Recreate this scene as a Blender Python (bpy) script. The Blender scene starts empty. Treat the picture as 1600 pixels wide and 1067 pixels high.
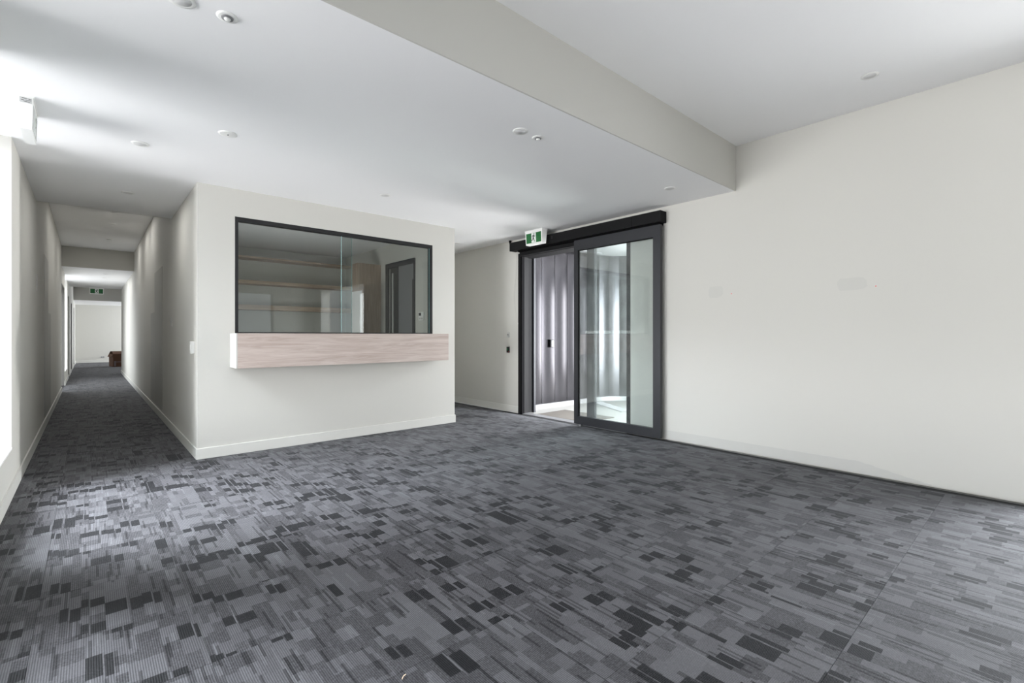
import bpy, bmesh, math, random
from mathutils import Vector, Matrix
random.seed(7)
sc = bpy.context.scene
COL = sc.collection
R = math.radians
PI = math.pi

# ------------------------------------------------------------------ camera, sky, lights, exposure
YAW = 41.6285
cam_d = bpy.data.cameras.new('camera'); cam = bpy.data.objects.new('camera', cam_d); COL.objects.link(cam)
cam.location = (0, 0, 1.22); cam.rotation_euler = (R(90), 0, R(-YAW))
cam_d.sensor_width = 36; cam_d.lens = 744.57 / 1600 * 36; cam_d.shift_y = -9.112 / 1600
cam_d.clip_start = .05; cam_d.clip_end = 500
sc.camera = cam

w = bpy.data.worlds.new('overcast_sky'); sc.world = w; w.use_nodes = True
wb = w.node_tree.nodes['Background']
wb.inputs[0].default_value = (.90, .96, 1.0, 1); wb.inputs[1].default_value = 1.0

sc.view_settings.view_transform = 'Standard'; sc.view_settings.look = 'None'
sc.view_settings.exposure = 1.14; sc.view_settings.gamma = 1.0; sc.view_settings.use_curve_mapping = False
sc.cycles.max_bounces = 12; sc.cycles.diffuse_bounces = 8; sc.cycles.glossy_bounces = 6
sc.cycles.transparent_max_bounces = 16; sc.cycles.use_denoising = True
sc.cycles.sample_clamp_indirect = 6

def area(name, loc, direction, sx, sy, power, color=(1, 1, 1)):
    l = bpy.data.lights.new(name, 'AREA'); l.shape = 'RECTANGLE'; l.size = sx; l.size_y = sy
    l.energy = power; l.color = color
    o = bpy.data.objects.new(name, l); COL.objects.link(o); o.location = loc
    d = Vector(direction).normalized()
    z = -d; up = Vector((0, 0, 1)); x = up.cross(z).normalized(); y = z.cross(x)
    o.rotation_euler = Matrix((x, y, z)).transposed().to_euler()
    return o
# daylight and ground bounce lamps, plus added fills (all out of frame)
area('daylight_left_low', (-6.5, 4.5, 1.15), (1, 0, 0), 5.0, 2.3, 330, (.98, .99, 1))
area('daylight_left_sky', (-3.2, 5.3, 4.6), (1, -.15, -1), 2.6, 3.0, 1000, (.87, .935, 1))
area('ground_bounce_left', (-7.4, 5.4, .02), (.5, 0, 1), 7.0, 6.0, 330, (1, .995, .98))
area('ground_bounce_left_rear', (-6.5, 1.2, .02), (.6, .0, .8), 4.5, 6.0, 235, (1, .995, .98))  # added lamp lifting walls and ceiling through the rear opening
area('daylight_entrance_low', (9.2, 3.5, 1.35), (-1, .1, 0), .7, 2.0, 62, (.97, .985, 1))
area('ground_bounce_entrance', (10.0, 4.2, .4), (-1, .05, .6), 1.6, 3.6, 560, (1, .995, .98))
area('daylight_entrance_sky', (10.2, 4.0, 3.5), (-1, .03, -.5), 1.4, 1.3, 260, (.88, .94, 1))
area('daylight_street', (6.9, .4, 1.25), (0, 1, 0), 2.4, 2.1, 600, (.97, .985, 1))
area('forecourt_bounce_back', (2.4, -5.6, .2), (0, .7, .7), 6.0, 3.0, 22, (1, .995, .98))
area('daylight_right_window', (6.2, -1.55, 1.35), (-1, 0, 0), 2.4, 2.3, 60, (.97, .985, 1))
area('daylight_right_sky', (6.9, -1.5, 3.0), (-1, .1, -.75), 2.4, 2.0, 260, (.88, .94, 1))
area('ground_bounce_right', (7.6, -2.0, .05), (-.5, .2, .8), 3.0, 2.6, 8, (1, .995, .98))
area('daylight_corridor_window', (-.69, 16.95, 1.5), (1, 0, 0), 1.6, 2.2, 13, (.95, .98, 1))
area('daylight_corridor_doorway', (-.69, 15.05, 1.2), (1, 0, 0), 1.5, 2.2, 6, (.95, .98, 1))
area('daylight_far_window', (4.3, 26.6, 1.5), (-1, 0, 0), 3.0, 2.2, 95, (.95, .98, 1))
area('reception_side_window', (1.15, 6.7, .95), (1, -.12, .3), 1.2, .8, 8.5, (1, .99, .97))  # unseen lamp added to brighten the reception room, no window here
por = area('daylight_portal_entrance', (5.32, 4.48, 1.25), (-1, 0, 0), 1.9, 2.45, 1)
por.data.cycles.is_portal = True
# ------------------------------------------------------------------ materials
def newmat(name):
    m = bpy.data.materials.new(name); m.use_nodes = True
    nt = m.node_tree; b = nt.nodes['Principled BSDF']
    return m, nt, b
def s2l(c):
    return tuple(((x / 255) / 12.92 if x / 255 <= .04045 else ((x / 255 + .055) / 1.055) ** 2.4) for x in c)
def plain(name, rgb, rough=.6, metal=0., noise=.04, scale=8., bump=0., bscale=400., spec=.5):
    m, nt, b = newmat(name)
    c = s2l(rgb)
    tc = nt.nodes.new('ShaderNodeTexCoord')
    n = nt.nodes.new('ShaderNodeTexNoise'); n.inputs['Scale'].default_value = scale; n.inputs['Detail'].default_value = 4
    nt.links.new(tc.outputs['Object'], n.inputs['Vector'])
    r = nt.nodes.new('ShaderNodeMapRange'); r.inputs[3].default_value = 1 - noise; r.inputs[4].default_value = 1 + noise
    nt.links.new(n.outputs['Fac'], r.inputs[0])
    v = nt.nodes.new('ShaderNodeVectorMath'); v.operation = 'SCALE'; v.inputs[0].default_value = c
    nt.links.new(r.outputs[0], v.inputs['Scale']); nt.links.new(v.outputs[0], b.inputs['Base Color'])
    b.inputs['Roughness'].default_value = rough; b.inputs['Metallic'].default_value = metal
    b.inputs['Specular IOR Level'].default_value = spec
    if bump:
        n2 = nt.nodes.new('ShaderNodeTexNoise'); n2.inputs['Scale'].default_value = bscale
        nt.links.new(tc.outputs['Object'], n2.inputs['Vector'])
        bp = nt.nodes.new('ShaderNodeBump'); bp.inputs['Strength'].default_value = bump; bp.inputs['Distance'].default_value = .002
        nt.links.new(n2.outputs['Fac'], bp.inputs['Height']); nt.links.new(bp.outputs[0], b.inputs['Normal'])
    return m

M = {}
M['wall'] = plain('wall_paint', (202, 200.5, 195), .7, noise=.008, scale=.7, bump=.05, bscale=300, spec=.25)
M['wall_scar'] = plain('unpainted_skirting_scar', (192, 191, 187), .8, noise=.03, scale=9)
M['smudge'] = plain('patched_paint', (196, 195, 190), .7, noise=.01)
M['ceil'] = plain('ceiling_paint', (242, 242, 243), .85, noise=.006, scale=.6, spec=.2)
M['skirt'] = plain('skirting_paint', (212, 211, 206), .45, noise=.01)
M['end_white'] = plain('white_laminate', (186, 185, 182), .4, noise=.01)
M['sill'] = plain('sill_paint', (240, 240, 238), .4, noise=.01)
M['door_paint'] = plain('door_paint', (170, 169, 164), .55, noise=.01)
M['jamb_grey'] = plain('jamb_grey', (88, 86, 82), .5, noise=.02)
M['plastic'] = plain('white_plastic', (236, 236, 234), .35, noise=.0)
M['plastic_grey'] = plain('grey_plastic', (190, 190, 188), .4, noise=.0)
M['label_grey'] = plain('label_grey', (190, 190, 190), .6, noise=.0)
M['ink'] = plain('ink', (60, 60, 62), .6, noise=0)
M['black'] = plain('black_metal', (32, 32, 34), .45, metal=.3, noise=.02)
M['header'] = plain('charcoal_header', (28, 28, 29), .7, metal=0, noise=.02, spec=.12)
M['frame'] = plain('charcoal_frame', (47, 48, 52), .38, metal=.35, noise=.02)
M['frame_dark'] = plain('dark_rubber', (14, 14, 15), .9, noise=0, spec=.05)
M['clad'] = plain('cladding_metal', (55, 54, 57), .24, metal=.85, noise=.03, scale=3)
M['clad_back'] = plain('cladding_joint', (30, 30, 32), .6, noise=0)
M['clad_base'] = plain('cladding_base', (150, 150, 152), .35, metal=.6, noise=.03)
M['concrete'] = plain('pale_concrete', (150, 149, 146), .7, noise=.08, scale=5, bump=.2, bscale=120)
M['asphalt'] = plain('asphalt', (66, 66, 68), .9, noise=.1, scale=20)
M['soffit'] = plain('soffit_board', (170, 170, 172), .6, noise=.01)
M['mat'] = plain('door_mat', (84, 79, 73), .95, noise=.15, scale=160, bump=.6, bscale=500)
M['green'] = plain('sign_green', (8, 98, 44), .4, noise=.02)
M['signwhite'] = plain('sign_white', (235, 240, 236), .4, noise=0)
M['signink'] = plain('sign_figure', (38, 52, 46), .5, noise=0)
M['card'] = plain('cardboard', (108, 76, 60), .8, noise=.08, scale=14)
M['tape'] = plain('packing_tape', (150, 140, 140), .25, noise=.1)
M['splinter'] = plain('pale_wood_splinter', (225, 200, 170), .7, noise=.05)
M['red'] = plain('red_dot', (235, 50, 40), .5, noise=0)
M['interior'] = plain('reception_wall_paint', (205, 205, 200), .7, noise=.01)
M['ring'] = plain('dark_ring', (120, 120, 122), .4, noise=0)
M['lens'] = plain('frosted_lens', (214, 214, 214), .3, noise=0)
M['pane_edge'] = plain('polished_glass_edge', (165, 205, 205), .15, noise=0)
M['doorglass_grey'] = plain('grey_door_panel', (118, 118, 122), .3, noise=.01)
M['render'] = plain('outside_render', (190, 195, 190), .8, noise=.03)

def wood(name, base, dark, axis='X', rough=.5):
    m, nt, b = newmat(name)
    tc = nt.nodes.new('ShaderNodeTexCoord'); mp = nt.nodes.new('ShaderNodeMapping')
    nt.links.new(tc.outputs['Object'], mp.inputs[0])
    mp.inputs['Scale'].default_value = {'X': (1.1, 14, 14), 'Z': (14, 14, 1.1), 'Y': (14, 1.1, 14)}[axis]
    n = nt.nodes.new('ShaderNodeTexNoise'); n.inputs['Scale'].default_value = 1.6; n.inputs['Detail'].default_value = 9
    n.inputs['Roughness'].default_value = .62; n.inputs['Distortion'].default_value = .9
    nt.links.new(mp.outputs[0], n.inputs['Vector'])
    mp2 = nt.nodes.new('ShaderNodeMapping'); nt.links.new(tc.outputs['Object'], mp2.inputs[0])
    mp2.inputs['Scale'].default_value = {'X': (5, 160, 160), 'Z': (160, 160, 5), 'Y': (160, 5, 160)}[axis]
    n2 = nt.nodes.new('ShaderNodeTexNoise'); n2.inputs['Scale'].default_value = 1; n2.inputs['Detail'].default_value = 3
    nt.links.new(mp2.outputs[0], n2.inputs['Vector'])
    ad = nt.nodes.new('ShaderNodeMath'); ad.operation = 'MULTIPLY_ADD'; ad.inputs[1].default_value = .35
    nt.links.new(n2.outputs['Fac'], ad.inputs[0]); nt.links.new(n.outputs['Fac'], ad.inputs[2])
    cr = nt.nodes.new('ShaderNodeValToRGB')
    cr.color_ramp.elements[0].position = .50; cr.color_ramp.elements[0].color = (*s2l(dark), 1)
    cr.color_ramp.elements[1].position = .86; cr.color_ramp.elements[1].color = (*s2l(base), 1)
    nt.links.new(ad.outputs[0], cr.inputs[0]); nt.links.new(cr.outputs[0], b.inputs['Base Color'])
    b.inputs['Roughness'].default_value = rough
    return m
M['oak'] = wood('washed_oak_laminate', (196, 183, 176), (170, 153, 144), 'X')
M['oak_v'] = wood('washed_oak_vertical', (186, 166, 148), (150, 130, 114), 'Z')
M['shelf'] = wood('shelf_laminate', (196, 174, 152), (160, 138, 120), 'X')

def glass(name, tint=(1, 1, 1), refl=1.0, dust=0.0):
    m = bpy.data.materials.new(name); m.use_nodes = True; nt = m.node_tree
    nt.nodes.clear()
    out = nt.nodes.new('ShaderNodeOutputMaterial')
    tr = nt.nodes.new('ShaderNodeBsdfTransparent'); tr.inputs[0].default_value = (*tint, 1)
    gl = nt.nodes.new('ShaderNodeBsdfGlossy'); gl.inputs['Roughness'].default_value = .01
    fr = nt.nodes.new('ShaderNodeFresnel'); fr.inputs[0].default_value = 1.5
    mu = nt.nodes.new('ShaderNodeMath'); mu.operation = 'MULTIPLY'; mu.inputs[1].default_value = refl; mu.use_clamp = True
    nt.links.new(fr.outputs[0], mu.inputs[0])
    mx = nt.nodes.new('ShaderNodeMixShader')
    nt.links.new(mu.outputs[0], mx.inputs[0]); nt.links.new(tr.outputs[0], mx.inputs[1]); nt.links.new(gl.outputs[0], mx.inputs[2])
    last = mx
    if dust:
        df = nt.nodes.new('ShaderNodeBsdfDiffuse'); df.inputs[0].default_value = (.85, .88, .88, 1)
        tc = nt.nodes.new('ShaderNodeTexCoord'); n = nt.nodes.new('ShaderNodeTexNoise')
        n.inputs['Scale'].default_value = 7; n.inputs['Detail'].default_value = 8; n.inputs['Roughness'].default_value = .7
        nt.links.new(tc.outputs['Object'], n.inputs['Vector'])
        mr = nt.nodes.new('ShaderNodeMapRange'); mr.inputs[1].default_value = .4; mr.inputs[2].default_value = .8
        mr.inputs[3].default_value = dust * .6; mr.inputs[4].default_value = dust * 2
        nt.links.new(n.outputs['Fac'], mr.inputs[0])
        m2 = nt.nodes.new('ShaderNodeMixShader'); nt.links.new(mr.outputs[0], m2.inputs[0])
        nt.links.new(mx.outputs[0], m2.inputs[1]); nt.links.new(df.outputs[0], m2.inputs[2]); last = m2
    nt.links.new(last.outputs[0], out.inputs[0])
    return m
M['glass_rec'] = glass('reception_glass', (.90, .93, .92), .75)
M['glass_dusty'] = glass('dusty_glass', (.88, .905, .90), .9, .03)

# carpet: strips along Y cut into blocks of three tones, ribs, speckle
def carpet():
    m, nt, b = newmat('carpet_tile_pile')
    N, L = nt.nodes, nt.links
    def mk(op, *a, clamp=False):
        n = N.new('ShaderNodeMath'); n.operation = op; n.use_clamp = clamp
        for i, v in enumerate(a):
            if isinstance(v, (int, float)): n.inputs[i].default_value = v
            else: L.new(v, n.inputs[i])
        return n.outputs[0]
    def vec(x, y, z=0.):
        n = N.new('ShaderNodeCombineXYZ')
        for i, v in enumerate((x, y, z)):
            if isinstance(v, (int, float)): n.inputs[i].default_value = v
            else: L.new(v, n.inputs[i])
        return n.outputs[0]
    def white(x, y, z=0.):
        n = N.new('ShaderNodeTexWhiteNoise'); n.noise_dimensions = '3D'; L.new(vec(x, y, z), n.inputs['Vector'])
        return n.outputs['Value']
    tc = N.new('ShaderNodeTexCoord'); sp = N.new('ShaderNodeSeparateXYZ'); L.new(tc.outputs['Object'], sp.inputs[0])
    oi = N.new('ShaderNodeObjectInfo'); rnd = oi.outputs['Random']
    u0, v0 = sp.outputs[0], sp.outputs[1]
    u = mk('ADD', u0, mk('MULTIPLY', rnd, 37.7)); v = mk('ADD', v0, mk('MULTIPLY', rnd, 91.3))
    xs = mk('ADD', mk('MULTIPLY', u, 1 / .094), mk('MULTIPLY', mk('SINE', mk('MULTIPLY', u, 23.)), .22))
    k = mk('FLOOR', xs); fx = mk('FRACT', xs)
    h1 = white(k, 3.3); ln = mk('ADD', .065, mk('MULTIPLY', h1, .065))
    split = mk('ADD', .38, mk('MULTIPLY', white(k, 9.1), .27))
    side = mk('GREATER_THAN', fx, split)
    base = mk('ADD', mk('DIVIDE', v, ln), mk('MULTIPLY', h1, 7.))
    yb = mk('ADD', base, mk('MULTIPLY', side, .22))
    j = mk('FLOOR', yb)
    fy = mk('FRACT', yb)
    idd = white(k, j, 5.5)
    idl = white(k, j, mk('ADD', 11.7, side))
    dark = mk('LESS_THAN', idd, .14)
    # light block / mid block
    light = mk('GREATER_THAN', idl, .45)
    tone = mk('ADD', .46, mk('MULTIPLY', light, .23))
    tone = mk('ADD', tone, mk('MULTIPLY', mk('SUBTRACT', white(k, j, mk('ADD', 23.1, side)), .5), .12))
    # narrow strips running further than the blocks
    ks = mk('FLOOR', mk('MULTIPLY', u, 1 / .0105)); js = mk('FLOOR', mk('ADD', mk('MULTIPLY', v, 6.2), mk('MULTIPLY', white(ks, 1.9), 5.)))
    st = white(ks, js, 2.2)
    tone = mk('SUBTRACT', tone, mk('MULTIPLY', mk('GREATER_THAN', st, .90), .30))
    tone = mk('ADD', tone, mk('MULTIPLY', mk('LESS_THAN', st, .05), .12))
    # dark pairs, parted by a light thread
    thread = mk('LESS_THAN', mk('ABSOLUTE', mk('SUBTRACT', fx, split)), .045)
    dk = mk('MULTIPLY', dark, mk('SUBTRACT', 1., thread))
    tone = mk('ADD', mk('MULTIPLY', tone, mk('SUBTRACT', 1., dk)), mk('MULTIPLY', dk, .02))
    # speckle and ribs
    n1 = N.new('ShaderNodeTexNoise'); n1.inputs['Scale'].default_value = 330; n1.inputs['Detail'].default_value = 2
    L.new(tc.outputs['Object'], n1.inputs['Vector'])
    n3 = N.new('ShaderNodeTexNoise'); n3.inputs['Scale'].default_value = 95; n3.inputs['Detail'].default_value = 2
    L.new(tc.outputs['Object'], n3.inputs['Vector'])
    spk = mk('MULTIPLY', mk('SUBTRACT', n1.outputs['Fac'], .5), 1.1)
    spk2 = mk('MULTIPLY', mk('SUBTRACT', n3.outputs['Fac'], .5), 1.3)
    rib = mk('SINE', mk('MULTIPLY', u0, 2 * PI / .0075))
    tone2 = mk('ADD', tone, mk('MULTIPLY', mk('ADD', spk, spk2), mk('ADD', .20, mk('MULTIPLY', mk('SUBTRACT', 1., light), .34))))
    tone2 = mk('ADD', tone2, mk('MULTIPLY', rib, mk('MULTIPLY', .16, mk('SUBTRACT', 1., dk))))
    cr = N.new('ShaderNodeValToRGB'); L.new(tone2, cr.inputs[0])
    e = cr.color_ramp.elements
    e[0].position = 0; e[0].color = (*[CARPET * x for x in (.006, .006, .008)], 1)
    e[1].position = 1; e[1].color = (*[CARPET * x for x in (.235, .238, .255)], 1)
    m1 = e.new(.42); m1.color = (*[CARPET * x for x in (.068, .0655, .072)], 1)
    m2 = e.new(.74); m2.color = (*[CARPET * x for x in (.142, .139, .149)], 1)
    L.new(cr.outputs[0], b.inputs['Base Color'])
    b.inputs['Roughness'].default_value = .7; b.inputs['Specular IOR Level'].default_value = .22
    b.inputs['Sheen Weight'].default_value = .09
    b.inputs['Sheen Roughness'].default_value = .3
    b.inputs['Sheen Tint'].default_value = (.9, .93, 1, 1)
    h = mk('ADD', mk('MULTIPLY', rib, .5), mk('MULTIPLY', n1.outputs['Fac'], 1.2))
    bp = N.new('ShaderNodeBump'); bp.inputs['Strength'].default_value = .5; bp.inputs['Distance'].default_value = .0015
    L.new(h, bp.inputs['Height']); L.new(bp.outputs[0], b.inputs['Normal'])
    return m
CARPET = .56
M['carpet'] = carpet()
M['carpet_base'] = plain('floor_screed', (34, 34, 36), .9, noise=.1)

# ------------------------------------------------------------------ mesh helpers
def link(name, me, m, parent=None):
    o = bpy.data.objects.new(name, me); COL.objects.link(o)
    if m is not None and not me.materials: me.materials.append(M[m] if isinstance(m, str) else m)
    if parent is not None: o.parent = parent
    return o
def bm_box(bm, x0, y0, z0, x1, y1, z1):
    v = [bm.verts.new((x, y, z)) for z in (z0, z1) for y in (y0, y1) for x in (x0, x1)]
    for f in ((0, 2, 3, 1), (4, 5, 7, 6), (0, 1, 5, 4), (2, 6, 7, 3), (0, 4, 6, 2), (1, 3, 7, 5)):
        bm.faces.new([v[i] for i in f])
def boxes(name, bl, m, parent=None, bevel=0.):
    bm = bmesh.new()
    for b in bl: bm_box(bm, *b)
    if bevel:
        bmesh.ops.bevel(bm, geom=bm.edges[:], offset=bevel, segments=1, affect='EDGES')
    me = bpy.data.meshes.new(name); bm.to_mesh(me); bm.free()
    return link(name, me, m, parent)
def box(name, b, m, parent=None, bevel=0.): return boxes(name, [b], m, parent, bevel)
def poly(name, verts, faces, m, parent=None, smooth=False):
    me = bpy.data.meshes.new(name); me.from_pydata(verts, [], faces); me.update()
    if smooth:
        for p in me.polygons: p.use_smooth = True
    return link(name, me, m, parent)
def lathe(name, prof, m, parent=None, seg=32, smooth=True):
    vs, fs = [], []
    for r, z in prof:
        for i in range(seg): vs.append((r * math.cos(2 * PI * i / seg), r * math.sin(2 * PI * i / seg), z))
    for k in range(len(prof) - 1):
        for i in range(seg):
            a, b2 = k * seg + i, k * seg + (i + 1) % seg
            fs.append((a, b2, b2 + seg, a + seg))
    fs.append(tuple(range(seg))[::-1]); fs.append(tuple(range((len(prof) - 1) * seg, len(prof) * seg)))
    return poly(name, vs, fs, m, parent, smooth)
def tube(name, pts, r, m, parent=None, seg=10, radii=None):
    vs, fs = [], []
    P = [Vector(p) for p in pts]; up = Vector((0, 0, 1))
    for i, p in enumerate(P):
        t = (P[min(i + 1, len(P) - 1)] - P[max(i - 1, 0)]).normalized()
        a = t.cross(up if abs(t.z) < .95 else Vector((0, 1, 0))).normalized(); b2 = t.cross(a)
        rr = radii[i] if radii else r
        for k in range(seg):
            q = p + (a * math.cos(2 * PI * k / seg) + b2 * math.sin(2 * PI * k / seg)) * rr
            vs.append(tuple(q))
    for i in range(len(P) - 1):
        for k in range(seg):
            a, b2 = i * seg + k, i * seg + (k + 1) % seg
            fs.append((a, a + seg, b2 + seg, b2))
    fs.append(tuple(range(seg))); fs.append(tuple(range((len(P) - 1) * seg, len(P) * seg))[::-1])
    return poly(name, vs, fs, m, parent, True)
def smooth_pts(pts, n=6):
    P = [Vector(p) for p in pts]; out = []
    for i in range(len(P) - 1):
        p0, p1, p2, p3 = P[max(i - 1, 0)], P[i], P[i + 1], P[min(i + 2, len(P) - 1)]
        for k in range(n):
            t = k / n
            out.append(.5 * ((2 * p1) + (p2 - p0) * t + (2 * p0 - 5 * p1 + 4 * p2 - p3) * t * t + (3 * p1 - p0 - 3 * p2 + p3) * t ** 3))
    out.append(P[-1]); return out
def empty(name, loc=(0, 0, 0), rz=0):
    o = bpy.data.objects.new(name, None); COL.objects.link(o); o.location = loc; o.rotation_euler = (0, 0, rz); o.empty_display_size = .1
    return o
def tag(o, label, cat, group=None, kind=None):
    o['label'] = label; o['category'] = cat
    if group: o['group'] = group
    if kind: o['kind'] = kind
    return o
def struct(o, label, cat): return tag(o, label, cat, None, 'structure')
def copy_tree(o, parent=None):
    c = o.copy(); COL.objects.link(c); c.parent = parent
    for ch in list(o.children): copy_tree(ch, c)
    return c

# ------------------------------------------------------------------ dimensions (metres)
H, H2, H3, H4, H5 = 2.731, 3.198, 3.18, 3.10, 2.60
XL, XA, XB, XR = -.4376, .80, 3.861, 5.052
YF, YB = 5.5625, 2.177
YBACK, YEND = -3.3, 28.65
T = .26

# ------------------------------------------------------------------ walls
S = XL - T
lw = [(S, YBACK, 0, XL, .4, 3.4), (S, .4, 0, XL, 3.1, .352), (S, .4, 2.70, XL, 3.1, 3.4), (S, 3.1, 0, XL, 3.7, 3.4),  # rear opening added to let the fill light in
      (S, 3.7, 0, XL, 5.237, .352),
      (S, 5.237, 0, XL, 14.19, 3.4),
      (S, 14.19, 2.375, XL, 15.95, 3.4), (S, 15.95, 0, XL, 16.05, 3.4),
      (S, 16.05, 0, XL, 17.914, .32), (S, 17.914, 0, XL, 18.68, 3.4),
      (S, 18.68, 2.40, XL, 19.55, 3.4), (S, 19.55, 0, XL, 21.77, 3.4),
      (S, 21.77, 2.345, XL, 22.72, 3.4), (S, 22.72, 0, XL, 25.44, 3.4),
      (S, 25.44, 2.345, XL, 26.4, 3.4), (S, 26.4, 0, XL, YEND + .1, 3.4)]
wl = struct(boxes('wall_left', lw, 'wall'), 'long pale wall on the left that runs down the corridor', 'wall')
box('window_sill', (S, 3.7, .352, XL + .004, 5.237, .370), 'sill', wl, .002)
box('window_sill', (S, 16.05, .32, XL + .004, 17.914, .338), 'sill', wl, .002)

# right wall with the entrance opening (y 3.52 .. 5.45, up to z 2.50)
GAP = .016
rw = [(XR, YBACK, 0, XR + T, -2.8, 3.4), (XR, -2.8, 2.5, XR + T, .03, 3.4),
      (XR, .03, GAP, XR + T, 3.46, 3.4), (XR + .03, .03, 0, XR + T, 3.46, GAP + .01),
      (XR, 3.46, 2.50, XR + T, 5.515, 3.4), (XR, 5.515, 0, XR + T, 10.0, 3.4)]
wr = struct(boxes('wall_right', rw, 'wall'), 'broad blank pale wall on the right around the glass entrance', 'wall')
# where the skirting was taken off: rougher paint with a ragged end
def ragged_strip():
    vs, fs = [], []
    y = 3.0; n = 60; x = XR - .0015
    for i in range(n + 1):
        yy = 3.0 - (3.0 - .62) * i / n
        top = .118 if yy > 1.1 else .118 - .10 * (1.1 - yy) / .5
        top += random.uniform(-.004, .004) * (1 if yy < 1.6 else .2)
        vs += [(x, yy, GAP), (x, yy, max(top, GAP + .01)), (XR, yy, GAP), (XR, yy, max(top, GAP + .01))]
        if i:
            a = (i - 1) * 4; b2 = i * 4
            fs += [(a, b2, b2 + 1, a + 1), (a + 1, b2 + 1, b2 + 3, a + 3), (a, a + 2, b2 + 2, b2)]
    fs += [(0, 1, 3, 2), (n * 4, n * 4 + 2, n * 4 + 3, n * 4 + 1)]
    return poly('skirting_scar', vs, fs, 'wall_scar', wr)
ragged_strip()
def paint_patch(y0, y1, z0, z1):
    n = 14; vs = []; c = [(y0 + y1) / 2, (z0 + z1) / 2]
    ring = []
    for i in range(n):
        a = 2 * PI * i / n
        cy, cz = math.cos(a), math.sin(a); s = 1 / max(abs(cy), abs(cz)) ** .8 * random.uniform(.93, 1.05)
        ring.append((c[0] + (y1 - y0) / 2 * cy * s, c[1] + (z1 - z0) / 2 * cz * s))
    vs = [(XR - .001, y, z) for y, z in ring] + [(XR, y, z) for y, z in ring]
    fs = [tuple(range(n))] + [(i, n + i, n + (i + 1) % n, (i + 1) % n) for i in range(n)]
    return poly('paint_patch', vs, fs, 'smudge', wr)
paint_patch(2.30, 2.46, 1.63, 1.75); paint_patch(1.04, 1.27, 1.62, 1.735)
for i, (y, z) in enumerate(((2.212, 1.661), (.983, 1.645))):
    o = lathe('marker_dot', [(.0045, 0), (.0045, .002)], 'red', None, 12)
    o.rotation_euler = (0, R(-90), 0); o.location = (XR, y, z)
    tag(o, ['tiny red dot on the right wall, nearer the entrance doors', 'tiny red dot on the right wall, nearer the right edge'][i], 'marker dot', 'red dots on the right wall')

# reception block: front, sides, back
fw = [(XA, YF, 0, XB, YF + .11, 1.245), (XA, YF, 2.449, XB, YF + .11, H + .02),
      (XA, YF, 1.245, 1.127, YF + .11, 2.449), (3.499, YF, 1.245, XB, YF + .11, 2.449)]
struct(boxes('wall_reception', fw, 'wall'), 'pale reception wall with the glazed hatch and timber counter', 'wall')
struct(box('wall_corridor', (XA, YF + .11, 0, XA + .11, 20.05, 3.4), 'wall'), 'pale corridor wall on the right of the long corridor', 'wall')
struct(box('wall_passage', (XB - .11, YF + .11, 0, XB, 9.21, H + .02), 'wall'), 'side wall of the reception room facing the short passage', 'wall')
struct(box('wall_reception_back', (XA + .11, 9.10, 0, XB - .11, 9.21, H + .02), 'interior'), 'shaded back wall of the reception room behind the shelves', 'wall')
struct(box('wall_passage_end', (XB - .11, 9.9, 0, XR + T, 10.0, H + .02), 'wall'), 'end wall closing the short passage behind reception', 'wall')
struct(box('wall_far', (XL - T, YEND, 0, 4.5, YEND + .1, 3.4), 'wall'), 'sunlit end wall closing the long corridor', 'wall')
struct(boxes('wall_far_room', [(4.4, 20.05, 0, 4.5, 25.1, 3.4), (4.4, 25.1, 2.6, 4.5, 28.1, 3.4), (4.4, 28.1, 0, 4.5, YEND, 3.4), (XA + .11, 19.94, 0, 4.5, 20.05, 3.4)], 'wall'),
       'walls of the room beyond the end of the corridor', 'wall')
struct(boxes('wall_back', [(S, YBACK - .25, 0, .9, YBACK, 3.4), (3.9, YBACK - .25, 0, XR + T, YBACK, 3.4), (.9, YBACK - .25, 0, 3.9, YBACK, .5), (.9, YBACK - .25, 2.4, 3.9, YBACK, 3.4)], 'wall'),
       'back wall with broad windows behind the viewer', 'wall')

# ceilings
struct(boxes('ceiling', [(S, YB, H, XR + T, 7.53, H + .15), (XA + .11, 7.53, H, XR + T, 10.0, H + .15)], 'ceil'), 'low flat white ceiling over the hall', 'ceiling')
struct(box('ceiling.001', (S, YBACK - .25, H2, XR + T, YB + .02, H2 + .15), 'ceil'), 'higher flat white ceiling at the upper right', 'ceiling')
struct(box('ceiling.002', (S, 7.50, H3, XA + .11, 14.28, H3 + .15), 'ceil'), 'raised corridor ceiling between the two steps', 'ceiling')
struct(box('ceiling.003', (S, 14.26, H, XA + .11, 19.95, H + .15), 'ceil'), 'low corridor ceiling in front of the far exit sign', 'ceiling')
struct(box('ceiling.004', (S, 19.95, H4, 4.5, 25.0, H4 + .15), 'ceil'), 'ceiling of the far room behind the exit sign', 'ceiling')
struct(box('ceiling.005', (S, 25.0, H5, 4.5, YEND, H5 + .15), 'ceil'), 'narrow low ceiling strip against the far wall', 'ceiling')
struct(box('trim_1', (XL, YB - .012, H, XR, YB, H2), 'wall'), 'deep pale bulkhead face stepping between the low and high ceilings', 'bulkhead')
struct(box('trim_2', (XL, 14.248, H, XA, 14.26, H3), 'wall'), 'pale bulkhead face across the corridor', 'bulkhead')
struct(box('trim_3', (XL, 24.985, H5, 4.4, 25.0, H4), 'wall'), 'dark bulkhead face seen behind the far exit sign', 'bulkhead')
struct(box('trim_4', (XL, 7.53, H, XA, 7.542, H3), 'wall'), 'rear face of the low hall ceiling over the corridor', 'bulkhead')
struct(boxes('trim_5', [(XL, 19.95, H + .15, XA + .11, 19.96, H4)], 'wall'), 'riser above the edge of the low corridor ceiling', 'bulkhead')

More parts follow.
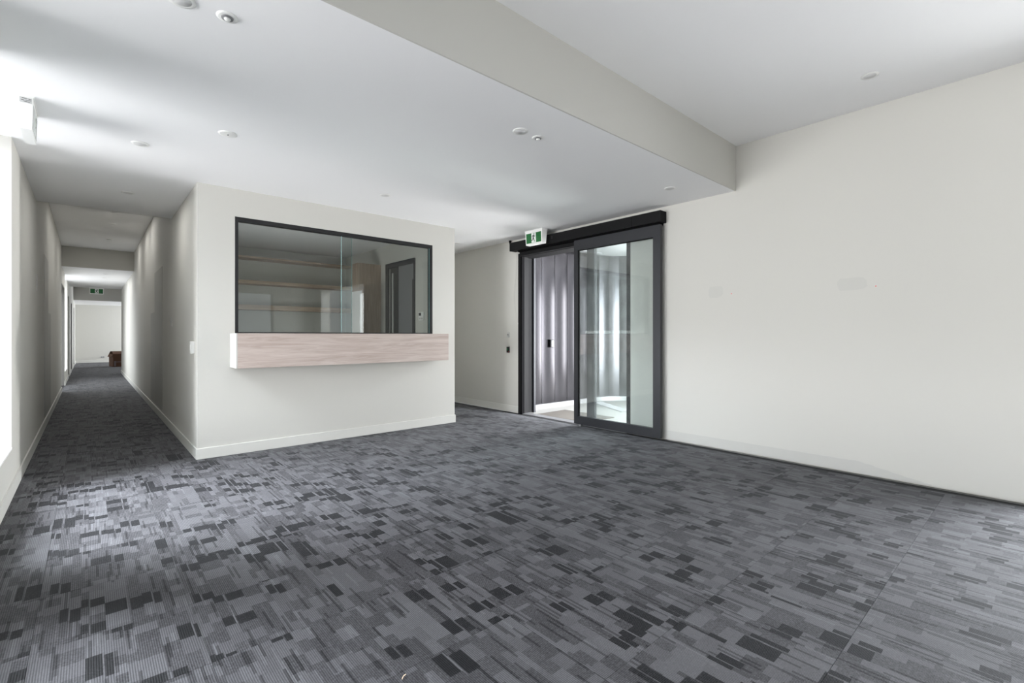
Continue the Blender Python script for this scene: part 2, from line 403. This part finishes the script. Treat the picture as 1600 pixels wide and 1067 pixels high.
# skirting boards
SK, ST = .107, .012
def skirt(name, b, label): return struct(box(name, b, 'skirt', None, .0025), label, 'skirting')
skirt('baseboard_reception', (XA - ST, YF - ST, 0, XB + ST, YF, SK), 'white skirting board under the reception counter')
skirt('baseboard_corridor', (XA - ST, YF, 0, XA, 20.05, SK), 'white skirting board along the right side of the corridor')
struct(boxes('baseboard_left', [(XL, YBACK, 0, XL + ST, 14.19, SK), (XL, 15.95, 0, XL + ST, 18.68, SK), (XL, 19.55, 0, XL + ST, 21.77, SK), (XL, 22.72, 0, XL + ST, 25.44, SK), (XL, 26.4, 0, XL + ST, YEND, SK)], 'skirt'),
       'white skirting board along the left wall', 'skirting')
skirt('baseboard_passage', (XR - ST, 5.53, 0, XR, 9.9, SK), 'white skirting board in the short passage left of the entrance')
skirt('baseboard_passage_side', (XB, YF, 0, XB + ST, 9.21, SK), 'white skirting board on the passage side of reception')
skirt('baseboard_far', (XL, YEND - ST, 0, 4.4, YEND, SK), 'white skirting board on the far end wall')

# ------------------------------------------------------------------ floor of carpet tiles
fl = struct(boxes('floor', [(S, YBACK - .25, -.12, XR + .02, 10.0, -.008), (S, 10.0, -.12, 4.5, YEND + .1, -.008)], 'carpet_base'), 'carpet tiled floor of hall and corridor', 'floor')
P = .514; X0, Y0 = .345, .53
def tile_mesh(x0, y0, x1, y1, g=.0004):
    a, b2, c, d = x0 + g, y0 + g, x1 - g, y1 - g; e = .0006
    vs = [(a, b2, -.008), (c, b2, -.008), (c, d, -.008), (a, d, -.008), (a, b2, -.0018), (c, b2, -.0018), (c, d, -.0018), (a, d, -.0018),
          (a + e, b2 + e, 0), (c - e, b2 + e, 0), (c - e, d - e, 0), (a + e, d - e, 0)]
    fs = [(8, 9, 10, 11)]
    for i in range(4):
        k = (i + 1) % 4; fs += [(i, k, 4 + k, 4 + i), (4 + i, 4 + k, 8 + k, 8 + i)]
    me = bpy.data.meshes.new('carpet_tile'); me.from_pydata(vs, [], fs); me.update(); me.materials.append(M['carpet']); return me
cache = {}; ntile = 0; rest = []
def regions(ya, yb):
    """pieces of floor (x0, x1, y0, y1) in the row ya..yb"""
    out = []
    lo, hi = max(ya, YBACK), min(yb, YF)
    if hi > lo: out.append((XL, XR, lo, hi, 0))
    lo, hi = max(ya, YF), yb
    if hi > lo:
        if ya < YF < yb: pass
        if lo < 20.05: out.append((XL, XA, lo, min(hi, 20.05), 1))
        if lo < 9.9: out.append((XB, XR, lo, min(hi, 9.9), 1))
        if hi > 20.05: out.append((XL, 4.4, max(lo, 20.05), min(hi, YEND), 1))
    return out
row = int(math.floor((YBACK - Y0) / P))
while Y0 + row * P < YEND:
    ya, yb = Y0 + row * P, Y0 + (row + 1) * P
    regs = regions(ya, yb)
    for ci in range(-2, 9):
        xa, xb = X0 + ci * P, X0 + (ci + 1) * P
        for (rx0, rx1, ry0, ry1, up) in regs:
            # the row that straddles the reception front keeps whole tiles in the corridor and passage
            x0, x1, y0, y1 = max(xa, rx0), min(xb, rx1), ry0, ry1
            if ya < YF < yb:
                whole = xb <= XA + .001 or xa >= XB - .001
                if up and whole: continue
                if not up and whole: y1 = yb
            if x1 - x0 < .004 or y1 - y0 < .004: continue
            key = tuple(round(t, 4) for t in (x0 - xa, y0 - ya, x1 - xa, y1 - ya))
            if ya < -.9 or ya > 20.0:
                rest.append((x0, y0, x1, y1)); continue
            me = cache.get(key) or cache.setdefault(key, tile_mesh(*key))
            o = bpy.data.objects.new('carpet_tile', me); COL.objects.link(o); o.parent = fl
            o.location = (xa, ya, random.uniform(-.0004, .0004)); ntile += 1
    row += 1
bm = bmesh.new()
for (x0, y0, x1, y1) in rest: bm_box(bm, x0 + .001, y0 + .001, -.008, x1 - .001, y1 - .001, 0)
me = bpy.data.meshes.new('carpet_tile_rest'); bm.to_mesh(me); bm.free()
o = link('distant_carpet', me, 'carpet', fl); o['kind'] = 'stuff'
print('tiles', ntile, 'rest', len(rest))

# ------------------------------------------------------------------ reception hatch, counter, room behind
w1 = struct(empty('window_1', (1.127, YF, 1.245)), 'wide black framed glazed hatch above the timber counter', 'window')
WX, WZ = 3.499 - 1.127, 2.449 - 1.245
f = .032
boxes('window_frame', [(0, .004, WZ - .042, WX, .075, WZ), (0, .004, 0, f, .075, WZ - .042), (WX - f, .004, 0, WX, .075, WZ - .042), (f, .004, 0, WX - f, .075, .012)], 'black', w1)
pa = box('glass_pane', (.03, .055, .01, 1.263, .061, WZ - .03), 'glass_rec', w1)
pb = box('glass_pane', (1.128, .035, .01, WX - .03, .041, WZ - .03), 'glass_rec', w1)
box('pane_edge', (1.263, .0545, .012, 1.266, .0615, WZ - .04), 'pane_edge', pa)
box('pane_edge', (1.1255, .034, .012, 1.128, .042, WZ - .04), 'pane_edge', pb)
box('pane_edge', (WX - .0335, .0335, .012, WX - .0315, .0425, WZ - .04), 'pane_edge', pb)

ct = tag(empty('counter_ledge', (1.08, 5.278, .897)), 'long boxed counter in pale washed timber under the glazed hatch', 'counter')
box('front_panel', (.012, 0, 0, 2.487, .018, .347), 'oak', ct, .0015)
box('top_panel', (.012, .018, .325, 2.487, .284, .347), 'oak', ct)
box('bottom_panel', (.012, .018, 0, 2.487, .284, .018), 'oak', ct)
e1 = box('end_panel', (0, 0, 0, .012, .284, .347), 'end_white', ct, .001); e1['label'] = 'white left end panel'
box('end_panel', (2.475, .018, .018, 2.487, .284, .325), 'oak', ct)

for i, (z0, z1, lab) in enumerate(((2.511, 2.543, 'top'), (2.087, 2.143, 'middle'), (1.655, 1.735, 'lowest'))):
    s = tag(empty('wall_shelf', (.91, 8.8, z0)), {'top': 'topmost long timber shelf behind the hatch glass', 'middle': 'middle long timber shelf behind the hatch glass', 'lowest': 'lowest visible timber shelf behind the hatch glass'}[lab], 'shelf', 'long shelves on the reception back wall')
    box('shelf_board', (0, .018, 0, 2.84, .30, z1 - z0), 'shelf', s)
    box('shelf_edging', (0, 0, 0, 2.84, .018, z1 - z0), 'shelf', s)
cb = tag(empty('tall_cabinet', (3.335, 7.6, 0)), 'tall narrow timber cupboard beside the dark door inside reception', 'cupboard')
box('carcass', (0, .018, .08, .415, .22, 2.43), 'oak_v', cb)
box('cabinet_door', (0, 0, .08, .395, .018, 2.43), 'oak_v', cb, .001)
box('scribe_filler', (.398, .004, .08, .415, .018, 2.43), 'oak_v', cb)
box('plinth', (.02, .05, 0, .415, .2, .08), 'black', cb)
pn = tag(empty('screen_panel', (3.305, 7.36, 0)), 'white upright panel with dark timber edging in front of the tall cupboard', 'panel')
box('board', (.008, .012, 0, .022, .415, 1.955), 'sill', pn); boxes('edging', [(0, 0, 0, .026, .012, 1.975), (0, .012, 1.955, .026, .43, 1.975), (0, .415, 0, .026, .43, 1.955)], 'oak_v', pn)
d6 = struct(empty('door_6', (3.75, 6.45, 0)), 'dark framed grey door inside the reception room', 'door')
boxes('door_frame', [(-.02, 0, 0, 0, .03, 2.415), (-.02, .84, 0, 0, .95, 2.415), (-.02, .03, 2.335, 0, .84, 2.415)], 'frame', d6)
boxes('door_stile', [(-.012, .52, 0, -.001, .80, 2.335)], 'black', d6)
box('door_panel', (-.008, .03, 0, -.001, .52, 2.335), 'doorglass_grey', d6)
box('pull_handle', (-.04, .66, .9, -.02, .685, 2.24), 'plastic_grey', d6)
box('door_seal', (-.02, .03, 0, -.009, .06, 2.09), 'black', d6)
sw = tag(empty('control_panel', (3.75, 6.20, 1.45)), 'white wall control with a small dark screen seen at the right of the hatch', 'switch')
box('plate', (-.012, 0, 0, 0, .14, .125), 'plastic', sw, .002)
box('screen', (-.0135, .065, .07, -.012, .13, .115), 'ink', sw)
box('button', (-.0145, .02, .015, -.012, .06, .04), 'plastic_grey', sw); box('button', (-.0145, .08, .015, -.012, .12, .04), 'plastic_grey', sw)

# ------------------------------------------------------------------ entrance: door_1
d1 = struct(empty('door_1', (0, 0, 0)), 'automatic sliding glass entrance door, charcoal framed, half open', 'door')
hb = boxes('header_box', [(4.922, 2.965, 2.537, XR, 5.600, 2.668)], 'header', d1, .003)
box('cover_joint', (4.9212, 3.357, 2.538, 4.922, 3.361, 2.667), 'frame_dark', hb)
box('track_cover', (4.965, 3.0, 2.512, 5.045, 5.45, 2.537), 'frame_dark', d1)
boxes('motor_box', [(4.915, 4.66, 2.60, 4.923, 4.70, 2.64)], 'black', d1)
# moving leaf
lf = empty('sliding_leaf', (0, 0, 0)); lf.parent = d1
LX0, LX1 = 4.948, 4.995; LY0, LY1 = 2.985, 4.296; LZ0, LZ1 = .026, 2.512
boxes('leaf_frame', [(LX0, LY1 - .069, LZ0, LX1, LY1, LZ1), (LX0, LY0, LZ0, LX1, LY0 + .095, LZ1), (LX0, LY0 + .095, LZ0, LX1, LY1 - .069, .133), (LX0, LY0 + .095, 2.375, LX1, LY1 - .069, LZ1)], 'frame', lf)
boxes('glazing_bead', [(LX0 + .006, LY0 + .095, .133, LX1 - .006, LY0 + .099, 2.375), (LX0 + .006, LY1 - .074, .133, LX1 - .006, LY1 - .069, 2.375), (LX0 + .006, LY0 + .099, 2.368, LX1 - .006, LY1 - .074, 2.375)], 'frame_dark', lf)
box('leaf_glass', (4.968, LY0 + .097, .131, 4.974, LY1 - .071, 2.377), 'glass_dusty', lf)
# fixed frame
jm = boxes('door_jamb', [(5.03, 5.455, 0, 5.19, 5.515, 2.50), (5.005, 3.46, 2.455, 5.06, 5.455, 2.536), (5.06, 3.46, 0, 5.19, 3.525, 2.50), (5.06, 3.525, 2.45, 5.19, 5.455, 2.50)], 'header', d1)
box('jamb_seal', (5.035, 5.435, 0, 5.09, 5.455, 2.45), 'frame_dark', d1)
boxes('jamb_liner', [(5.19, 5.488, 0, 5.315, 5.515, 2.45), (5.19, 3.46, 0, 5.315, 3.525, 2.45), (5.19, 3.46, 2.45, 5.315, 5.515, 2.50)], 'header', d1)
boxes('sidelight_frame', [(5.075, 4.055, .0, 5.135, 4.175, 2.45), (5.075, 3.525, 0, 5.135, 4.055, .07), (5.075, 3.525, 2.40, 5.135, 4.055, 2.45)], 'frame', d1)
box('sidelight_glass', (5.10, 3.525, .07, 5.106, 4.055, 2.40), 'glass_dusty', d1)
box('threshold_strip', (5.052, 3.525, -.008, 5.20, 5.455, .006), 'clad_base', d1)
box('floor_guide', (4.955, 4.18, 0, 4.99, 4.22, .03), 'clad_base', d1)

# outside: cladding, ground, soffit
wc = struct(empty('wall_entry', (0, 0, 0)), 'curved wall of tall dark metal panels outside the entrance', 'wall')
def plan(s):
    """point and outward normal on the cladding plan at arclength s from (5.30, 5.67)"""
    Lx = 1.65
    if s <= Lx: return Vector((5.30 + s, 5.67 - .0225 * s, 0)), Vector((0, -1, 0))
    r = .88; a = (s - Lx) / r
    if a < PI / 2: return Vector((6.95 + r * math.sin(a), 4.753 + r * math.cos(a), 0)), Vector((-math.sin(a), -math.cos(a), 0))
    q = s - Lx - r * PI / 2
    return Vector((7.83, 4.753 - q, 0)), Vector((-1, 0, 0))
seams = [.0, .40, .71, 1.02, 1.33, 1.62, 1.87, 2.08, 2.29, 2.50, 2.71, 2.92, 3.13]
ZT = 2.73
for a, b2 in zip(seams[:-1], seams[1:]):
    n = 10; vs = []; fs = []; wd = b2 - a
    pa_, na = plan(a + .004); pb_, nb = plan(b2 - .004)
    for i in range(n + 1):
        t = i / n; p = pa_.lerp(pb_, t); nn = na.lerp(nb, t).normalized()
        bow = .038 * wd * 4 * t * (1 - t)
        q = p + nn * (bow + .004)
        if i == 0: vs += [tuple(p - nn * .02) , tuple(p - nn * .02 + Vector((0, 0, ZT)))]
        vs += [(q.x, q.y, .075), (q.x, q.y, ZT)]
        if i == n: vs += [tuple(p - nn * .02), tuple(p - nn * .02 + Vector((0, 0, ZT)))]
    for v_i in (0, len(vs) - 2): vs[v_i] = (vs[v_i][0], vs[v_i][1], .075)
    for i in range(len(vs) // 2 - 1): fs.append((2 * i, 2 * i + 2, 2 * i + 3, 2 * i + 1))
    o = poly('cladding_panel', vs, fs, 'clad', wc)
    for p in o.data.polygons[1:-1]: p.use_smooth = True
    if hasattr(o.data, 'set_sharp_from_angle'): o.data.set_sharp_from_angle(angle=R(40))
def path_strip(name, off0, off1, z0, z1, m, parent):
    vs, fs = [], []; n = 60; s1 = seams[-1]
    for i in range(n + 1):
        p, nn = plan(s1 * i / n)
        for off in (off0, off1):
            q = p + nn * off; vs += [(q.x, q.y, z0), (q.x, q.y, z1)]
        if i:
            a = 4 * (i - 1); b3 = 4 * i
            fs += [(a + 2, b3 + 2, b3 + 3, a + 3), (a, a + 1, b3 + 1, b3), (a + 1, a + 3, b3 + 3, b3 + 1), (a, b3, b3 + 2, a + 2)]
    fs += [(0, 2, 3, 1), (4 * n, 4 * n + 1, 4 * n + 3, 4 * n + 2)]
    return poly(name, vs, fs, m, parent)
path_strip('backing_sheet', -.06, -.006, 0, ZT, 'clad_back', wc)
path_strip('base_channel', -.006, .035, -.01, .072, 'clad_base', wc)
struct(box('wall_entry_return', (XR + T, 5.45, -.01, XR + T + .04, 5.80, 2.8), 'frame'), 'dark metal return beside the entrance jamb', 'wall')
struct(boxes('pavement', [(XR + .02, -30, -.2, 60, 5.9, -.006)], 'concrete'), 'pale concrete paving outside the entrance', 'paving')
struct(boxes('pavement.001', [(-60, -40, -.3, S - .01, 60, -.16), (S, -40, -.3, XR, YBACK - .26, -.16)], 'asphalt'), 'dark paving outside the windows', 'paving')
struct(box('eave', (-2.6, -.2, 2.85, S, 3.3, 3.0), 'soffit'), 'flat eave outside the window behind the viewer', 'eave')  # added out of view to keep the sky lamp off the near floor
struct(box('entry_soffit', (XR + T, 2.6, ZT, 8.1, 5.95, ZT + .15), 'soffit'), 'flat grey soffit over the entrance porch', 'soffit')
struct(box('trim_6', (XR + T, 5.40, ZT - .03, 7.0, 5.50, ZT), 'clad_base'), 'pale metal trim line along the porch soffit', 'trim')
gr = tag(empty('drain_grate', (6.47, 4.50, 0)), 'dark striped drain grate set in the paving behind the door glass', 'grate')
gd = Vector((.50, .98, 0)).normalized(); gr.rotation_euler = (0, 0, math.atan2(gd.y, gd.x))
box('grate_tray', (0, -.10, -.03, 1.15, .10, -.004), 'clad_back', gr)
for i in range(26):
    bb = box('grate_bar', (.02 + i * .044, -.095, -.006, .038 + i * .044, .095, .004), 'clad_base', gr)
mt = poly('door_mat', [(5.20, 5.27, -.006), (5.215, 4.30, -.006), (5.86, 4.30, -.006), (5.845, 5.27, -.006), (5.20, 5.27, .006), (5.215, 4.30, .006), (5.86, 4.30, .006), (5.845, 5.27, .006)],
          [(4, 5, 6, 7), (0, 1, 5, 4), (1, 2, 6, 5), (2, 3, 7, 6), (3, 0, 4, 7)], 'mat')
tag(mt, 'thin grey brown door mat on the paving outside the open doorway', 'mat')
ic = tag(empty('intercom', (5.84, 5.63, 1.02)), 'small dark intercom fixed on the second metal panel outside', 'intercom')
box('housing', (0, -.045, 0, .075, .0, .135), 'black', ic, .006); box('face_plate', (.03, -.049, .012, .07, -.045, .12), 'clad_base', ic, .001)

# ------------------------------------------------------------------ exit signs
def stroke(vs, fs, a, b2, w0, w1, y):
    d = Vector((b2[0] - a[0], b2[1] - a[1])); n = Vector((-d.y, d.x)).normalized(); k = len(vs)
    vs += [(a[0] + n.x * w0, y, a[1] + n.y * w0), (a[0] - n.x * w0, y, a[1] - n.y * w0), (b2[0] - n.x * w1, y, b2[1] - n.y * w1), (b2[0] + n.x * w1, y, b2[1] + n.y * w1)]
    fs.append((k, k + 1, k + 2, k + 3))
def exit_sign(loc, rz, depth, label, W=.35, Hs=.205, panel='green'):
    """picture side faces local -Y; hangs down from z = 0"""
    t = tag(empty('exit_sign', loc, rz), label, 'exit sign', 'exit signs hanging from the ceiling')
    tw, bw, td, bd = W / 2, W / 2 - .012, depth / 2, depth / 2 * .8
    vs = [(-tw, -td, 0), (tw, -td, 0), (tw, td, 0), (-tw, td, 0), (-bw, -bd, -Hs), (bw, -bd, -Hs), (bw, bd, -Hs), (-bw, bd, -Hs)]
    poly('housing', vs, [(0, 1, 2, 3), (4, 7, 6, 5), (0, 4, 5, 1), (1, 5, 6, 2), (2, 6, 7, 3), (3, 7, 4, 0)], 'plastic', t)
    box('ceiling_plate', (-tw - .004, -td - .004, -.008, tw + .004, td + .004, 0), 'plastic', t)
    def yf(z): return -td + (td - bd) * (-z / Hs)
    def plate(name, x0, x1, z0, z1, e, m, par):
        return poly(name, [(x0, yf(z0) - e, z0), (x1, yf(z0) - e, z0), (x1, yf(z1) - e, z1), (x0, yf(z1) - e, z1),
                           (x0, yf(z0) + .001, z0), (x1, yf(z0) + .001, z0), (x1, yf(z1) + .001, z1), (x0, yf(z1) + .001, z1)],
                    [(0, 1, 2, 3), (0, 4, 5, 1), (1, 5, 6, 2), (2, 6, 7, 3), (3, 7, 4, 0)], m, par)
    fc = plate('picture_panel', -.150, .150, -.183, -.043, .002, panel, t)
    plate('doorway_field', -.043, .048, -.181, -.045, .003, 'signwhite', fc)
    y = yf(-.11) - .0065; vs, fs = [], []
    for a, b2, w0, w1 in (((.006, -.080), (-.004, -.116), .011, .008), ((-.002, -.112), (.012, -.142), .008, .006), ((.012, -.142), (.028, -.170), .006, .005),
                          ((-.004, -.114), (-.014, -.140), .008, .006), ((-.014, -.140), (-.037, -.150), .006, .005), ((-.037, -.150), (-.040, -.143), .004, .003),
                          ((.012, -.078), (-.018, -.084), .006, .005), ((-.018, -.084), (-.030, -.102), .005, .004), ((.008, -.080), (.024, -.096), .006, .005), ((.024, -.096), (.040, -.090), .005, .004)):
        stroke(vs, fs, a, b2, w0, w1, y)
    k = len(vs); vs += [(.012 + .010 * math.cos(2 * PI * i / 12), y, -.061 + .010 * math.sin(2 * PI * i / 12)) for i in range(12)]; fs.append(tuple(range(k, k + 12)))
    poly('running_figure', vs, fs, 'signink', fc)
    return t
exit_sign((4.795, 4.88, H), R(-90), .10, 'green running man exit sign hanging before the entrance door header')
e2 = exit_sign((-.295, 4.45, H), R(90), .066, 'white exit sign at the far left, seen edge on', panel='label_grey')
# maker's sticker near the top of its end
st = box('rating_sticker', (-.1752, -.028, -.045, -.1746, .028, -.012), 'label_grey', e2)
for (y0, y1, z) in ((-.024, -.012, -.020), (-.006, .018, -.018), (-.024, .002, -.028), (.006, .022, -.030), (-.02, .01, -.037)):
    box('print_line', (-.1756, y0, z - .0015, -.1752, y1, z + .0015), 'ink', st)
exit_sign((.193, 19.915, H), 0, .066, 'small green exit sign hanging at the far end of the corridor')

# ------------------------------------------------------------------ ceiling fittings
def downlight(x, y, z, label, r=.05, group='round recessed downlights', fill=0):
    t = tag(empty('downlight', (x, y, z)), label, 'downlight', group)
    lathe('trim_ring', [(r * .84, .0), (r * 1.15, -.0005), (r * 1.13, -.004), (r * .88, -.005), (r * .84, .0)][:4], 'plastic', t)
    lathe('lens', [(r * .82, -.0035), (r * .80, -.0055)], 'lens', t)
    if fill:
        l = bpy.data.lights.new('downlight_glow', 'AREA'); l.shape = 'DISK'; l.size = r * 1.5; l.energy = fill; l.color = (1, .985, .96)  # fill lamp added below an unlit fitting to lift the corridor
        lo = bpy.data.objects.new('downlight_glow', l); COL.objects.link(lo); lo.location = (x, y, z - .008)
    return t
DL = [(.312, 2.59, H, 'downlight at the very top edge, left of the bulkhead'), (.304, 4.745, H, 'downlight in the bright ceiling right of the edge on exit sign'),
      (2.387, 4.74, H, 'downlight in the ceiling above the reception hatch'), (2.385, 2.592, H, 'larger downlight of the pair near the bulkhead'),
      (4.455, 2.575, H, 'downlight in the ceiling right above the door header end'), (.312, 6.46, H, 'downlight where the corridor begins'),
      (4.503, 6.42, H, 'downlight in the shaded passage ceiling beside reception'), (4.44, .90, H2, 'single downlight in the higher ceiling at the upper right'),
      (.312, 9.87, H3, 'nearest downlight in the raised corridor ceiling'), (.315, 10.91, H3, 'second downlight in the raised corridor ceiling'),
      (.318, 12.70, H3, 'farthest downlight in the raised corridor ceiling'), (.32, 15.33, H, 'nearer downlight in the bright far corridor ceiling'),
      (.32, 16.37, H, 'farther downlight in the bright far corridor ceiling')]
for a in DL: downlight(*a, fill=2.4 if a[1] > 6 and a[0] < 1 else 0)   # added fill under the corridor fittings, which are themselves off
def sensor(x, y, z, label):
    t = tag(empty('ceiling_sensor', (x, y, z)), label, 'sensor', 'small ceiling sensors')
    lathe('flange', [(.046, 0), (.046, -.002), (.034, -.005)], 'plastic', t)
    lathe('dark_collar', [(.026, -.0045), (.024, -.010)], 'ring', t)
    lathe('eye', [(.015, -.0095), (.012, -.016), (.004, -.019)], 'plastic', t, 20)
sensor(.492, 2.585, H, 'small dark ringed sensor beside the topmost downlight'); sensor(2.565, 2.588, H, 'small dark ringed sensor beside the downlight pair near the bulkhead')
dt = tag(empty('smoke_detector', (.78, 4.08, H)), 'flat white disc detector with a tiny centre on the ceiling left of centre', 'detector')
lathe('base', [(.062, 0), (.062, -.004), (.05, -.007)], 'plastic', dt); lathe('centre_pin', [(.006, -.006), (.005, -.012)], 'ring', dt, 12)

# ------------------------------------------------------------------ wall fittings
def plate_on(name, x, y, z, sy, sz, depth, side, label, cat, m='plastic', extra=None):
    """side -1: plate stands out towards -x, +1 towards +x"""
    t = tag(empty(name, (x, y, z)), label, cat)
    b = (min(0, side * depth), -sy / 2, -sz / 2, max(0, side * depth), sy / 2, sz / 2)
    box('plate', b, m, t, .0015)
    if extra:
        for (nm, y0, y1, z0, z1, e, mm) in extra:
            x0, x1 = sorted((side * depth, side * (depth + e))); box(nm, (x0, y0, z0, x1, y1, z1), mm, t)
    return t
plate_on('light_switch', XA, 5.775, 1.10, .085, .125, .028, -1, 'white switch box near the corner where the corridor starts', 'switch', 'plastic', [('rocker', -.02, .02, -.03, .03, .004, 'plastic')])
plate_on('blank_plate', XA, 7.50, 1.40, .12, .12, .008, -1, 'grey square plate on the right wall of the corridor', 'plate', 'plastic_grey', [('screw', -.035, -.028, -.004, .004, .001, 'ring')])
plate_on('access_plate', XL, 7.56, 1.81, .09, .19, .006, 1, 'slim grey plate on the left corridor wall', 'plate', 'plastic_grey', [('screw', -.004, .004, .07, .078, .001, 'ring')])
plate_on('key_switch', XR, 5.77, 1.235, .055, .085, .010, -1, 'slim steel key switch left of the entrance, upper of two', 'switch', 'plastic_grey', [('keyhole', -.008, .008, -.01, .01, .002, 'ink')])
bx = plate_on('door_release', XR, 5.77, .995, .062, .095, .016, -1, 'dark door release with a green button, lower of two left of entrance', 'switch', 'black')
o = lathe('button', [(.016, 0), (.016, .010), (.012, .014)], 'green', bx, 20); o.rotation_euler = (0, R(-90), 0); o.location = (-.016, 0, .006)
o = lathe('indicator', [(.004, 0), (.003, .004)], 'red', bx, 12); o.rotation_euler = (0, R(-90), 0); o.location = (-.016, -.018, -.03)
cbl = tag(empty('hanging_cable', (5.014, 5.687, H)), 'short dark cable drooping from a ceiling gland into the door header', 'cable')
lathe('cable_gland', [(.022, 0), (.020, -.02), (.012, -.05), (.008, -.07)], 'frame_dark', cbl, 16)
tube('cable', smooth_pts([(0, 0, -.05), (0, 0, -.12), (0, -.02, -.155), (0, -.06, -.15), (0, -.09, -.135)]), .005, 'frame_dark', cbl, 8)
wire = tube('loose_wire', smooth_pts([(5.048, 5.56, 2.50), (5.046, 5.575, 2.2), (5.045, 5.62, 1.9), (5.046, 5.60, 1.65), (5.046, 5.535, 1.42)]), .0012, 'plastic_grey', None, 6)
tag(wire, 'thin white wire hanging down the wall left of the entrance frame', 'wire')
plate_on('wire_clip', XR, 5.528, 1.41, .02, .02, .012, -1, 'tiny white clip where the wire meets the entrance frame', 'clip')
so = tag(empty('power_outlet', (.48, YEND, .245)), 'white double power outlet low on the far end wall', 'outlet')
box('plate', (-.075, -.012, -.04, .075, 0, .04), 'plastic_grey', so, .002); box('socket', (-.05, -.014, -.02, -.015, -.012, .02), 'ring', so); box('socket', (.015, -.014, -.02, .05, -.012, .02), 'ring', so)
dd = empty('white_duct', (XL, 22.5, 0)); tag(dd, 'white curved duct bending below the ceiling by the far exit sign', 'duct')
tube('duct_run', smooth_pts([(0, 0, 2.83), (.14, 0, 2.83), (.23, 0, 2.78), (.27, 0, 2.68), (.25, 0, 2.58), (.15, 0, 2.54), (0, 0, 2.56)]), .05, 'plastic', dd, 14, )
lathe('duct_collar', [(.075, 0), (.075, .02)], 'plastic_grey', dd).rotation_euler = (0, R(90), 0)
dd.children[-1].location = (0, 0, 2.83)

# flush panels in a darker grey than the corridor walls, stepped at one side
def flush_panel(name, x, side, y0, y1, zt, y2, z2, label):
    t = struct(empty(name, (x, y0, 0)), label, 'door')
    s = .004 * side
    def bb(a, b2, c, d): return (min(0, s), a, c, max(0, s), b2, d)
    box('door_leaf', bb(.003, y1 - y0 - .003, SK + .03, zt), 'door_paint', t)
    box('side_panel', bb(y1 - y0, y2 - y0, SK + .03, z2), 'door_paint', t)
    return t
flush_panel('door_7', XA, -1, 8.53, 9.58, 2.225, 10.20, 1.60, 'flush grey door with a lower side panel in the right corridor wall')
flush_panel('door_8', XL, 1, 8.76, 9.60, 2.29, 10.20, 1.55, 'flush grey door with a lower side panel in the left corridor wall')
for i, (y0, y1, zt) in enumerate(((14.19, 15.95, 2.375), (18.68, 19.55, 2.40), (21.77, 22.72, 2.345), (25.44, 26.40, 2.345))):
    t = struct(empty('door_%d' % (2 + i), (S, y0, 0)), ['nearest grey lined doorway in the left corridor wall, daylight beyond', 'second grey lined doorway in the left corridor wall', 'third grey lined doorway in the left corridor wall', 'last grey lined doorway in the left corridor wall'][i], 'door')
    w_ = y1 - y0
    boxes('door_lining', [(0, 0, 0, T - .004, .02, zt), (0, w_ - .02, 0, T - .004, w_, zt), (0, .02, zt - .02, T - .004, w_ - .02, zt)], 'jamb_grey', t)
    if i: box('door_leaf', (.02, .022, .005, .06, w_ - .022, zt - .022), 'jamb_grey', t)

# ------------------------------------------------------------------ cardboard box, splinter
cx = tag(empty('cardboard_box', (.72, 24.35, 0), R(10)), 'brown cardboard carton with half open flaps on the far carpet', 'box')
bw, bd, bh = .85, .62, .50; t_ = .006
boxes('carton', [(0, 0, 0, bw, t_, bh), (0, bd - t_, 0, bw, bd, bh), (0, t_, 0, t_, bd - t_, bh), (bw - t_, t_, 0, bw, bd - t_, bh), (t_, t_, 0, bw - t_, bd - t_, t_)], 'card', cx)
poly('flap', [(0, 0, bh), (bw, 0, bh), (bw, .18, bh + .12), (0, .18, bh + .09), (0, .004, bh - .003), (bw, .004, bh - .003), (bw, .184, bh + .115), (0, .184, bh + .085)], [(0, 1, 2, 3), (7, 6, 5, 4), (0, 4, 5, 1), (1, 5, 6, 2), (2, 6, 7, 3), (3, 7, 4, 0)], 'card', cx)
poly('flap', [(0, 0, bh), (0, bd, bh), (-.05, bd, bh - .12), (-.05, 0, bh - .12), (.004, 0, bh), (.004, bd, bh), (-.046, bd, bh - .12), (-.046, 0, bh - .12)], [(0, 1, 2, 3), (7, 6, 5, 4), (0, 4, 5, 1), (1, 5, 6, 2), (2, 6, 7, 3), (3, 7, 4, 0)], 'card', cx)
poly('flap', [(0, bd, bh), (bw, bd, bh), (bw, bd - .2, bh + .1), (0, bd - .2, bh + .1), (0, bd, bh - .004), (bw, bd, bh - .004), (bw, bd - .2, bh + .095), (0, bd - .2, bh + .095)], [(0, 1, 2, 3), (7, 6, 5, 4), (0, 4, 5, 1), (1, 5, 6, 2), (2, 6, 7, 3), (3, 7, 4, 0)], 'card', cx)
box('hand_hole', (.24, -.001, .33, .34, .0, .37), 'ink', cx)
boxes('packing_tape', [(.03, -.0015, .02, .09, -.0002, .22), (.03, -.0015, .17, .32, -.0002, .20)], 'tape', cx)
sp_ = tube('splinter', smooth_pts([(0, 0, .004), (.010, .008, .006), (.022, .013, .004)], 3), .0016, 'splinter', None, 6)
tag(sp_, 'tiny pale wood splinter on a dark carpet patch near the bottom', 'splinter')
sp_.location = (.83, 1.52, 0)
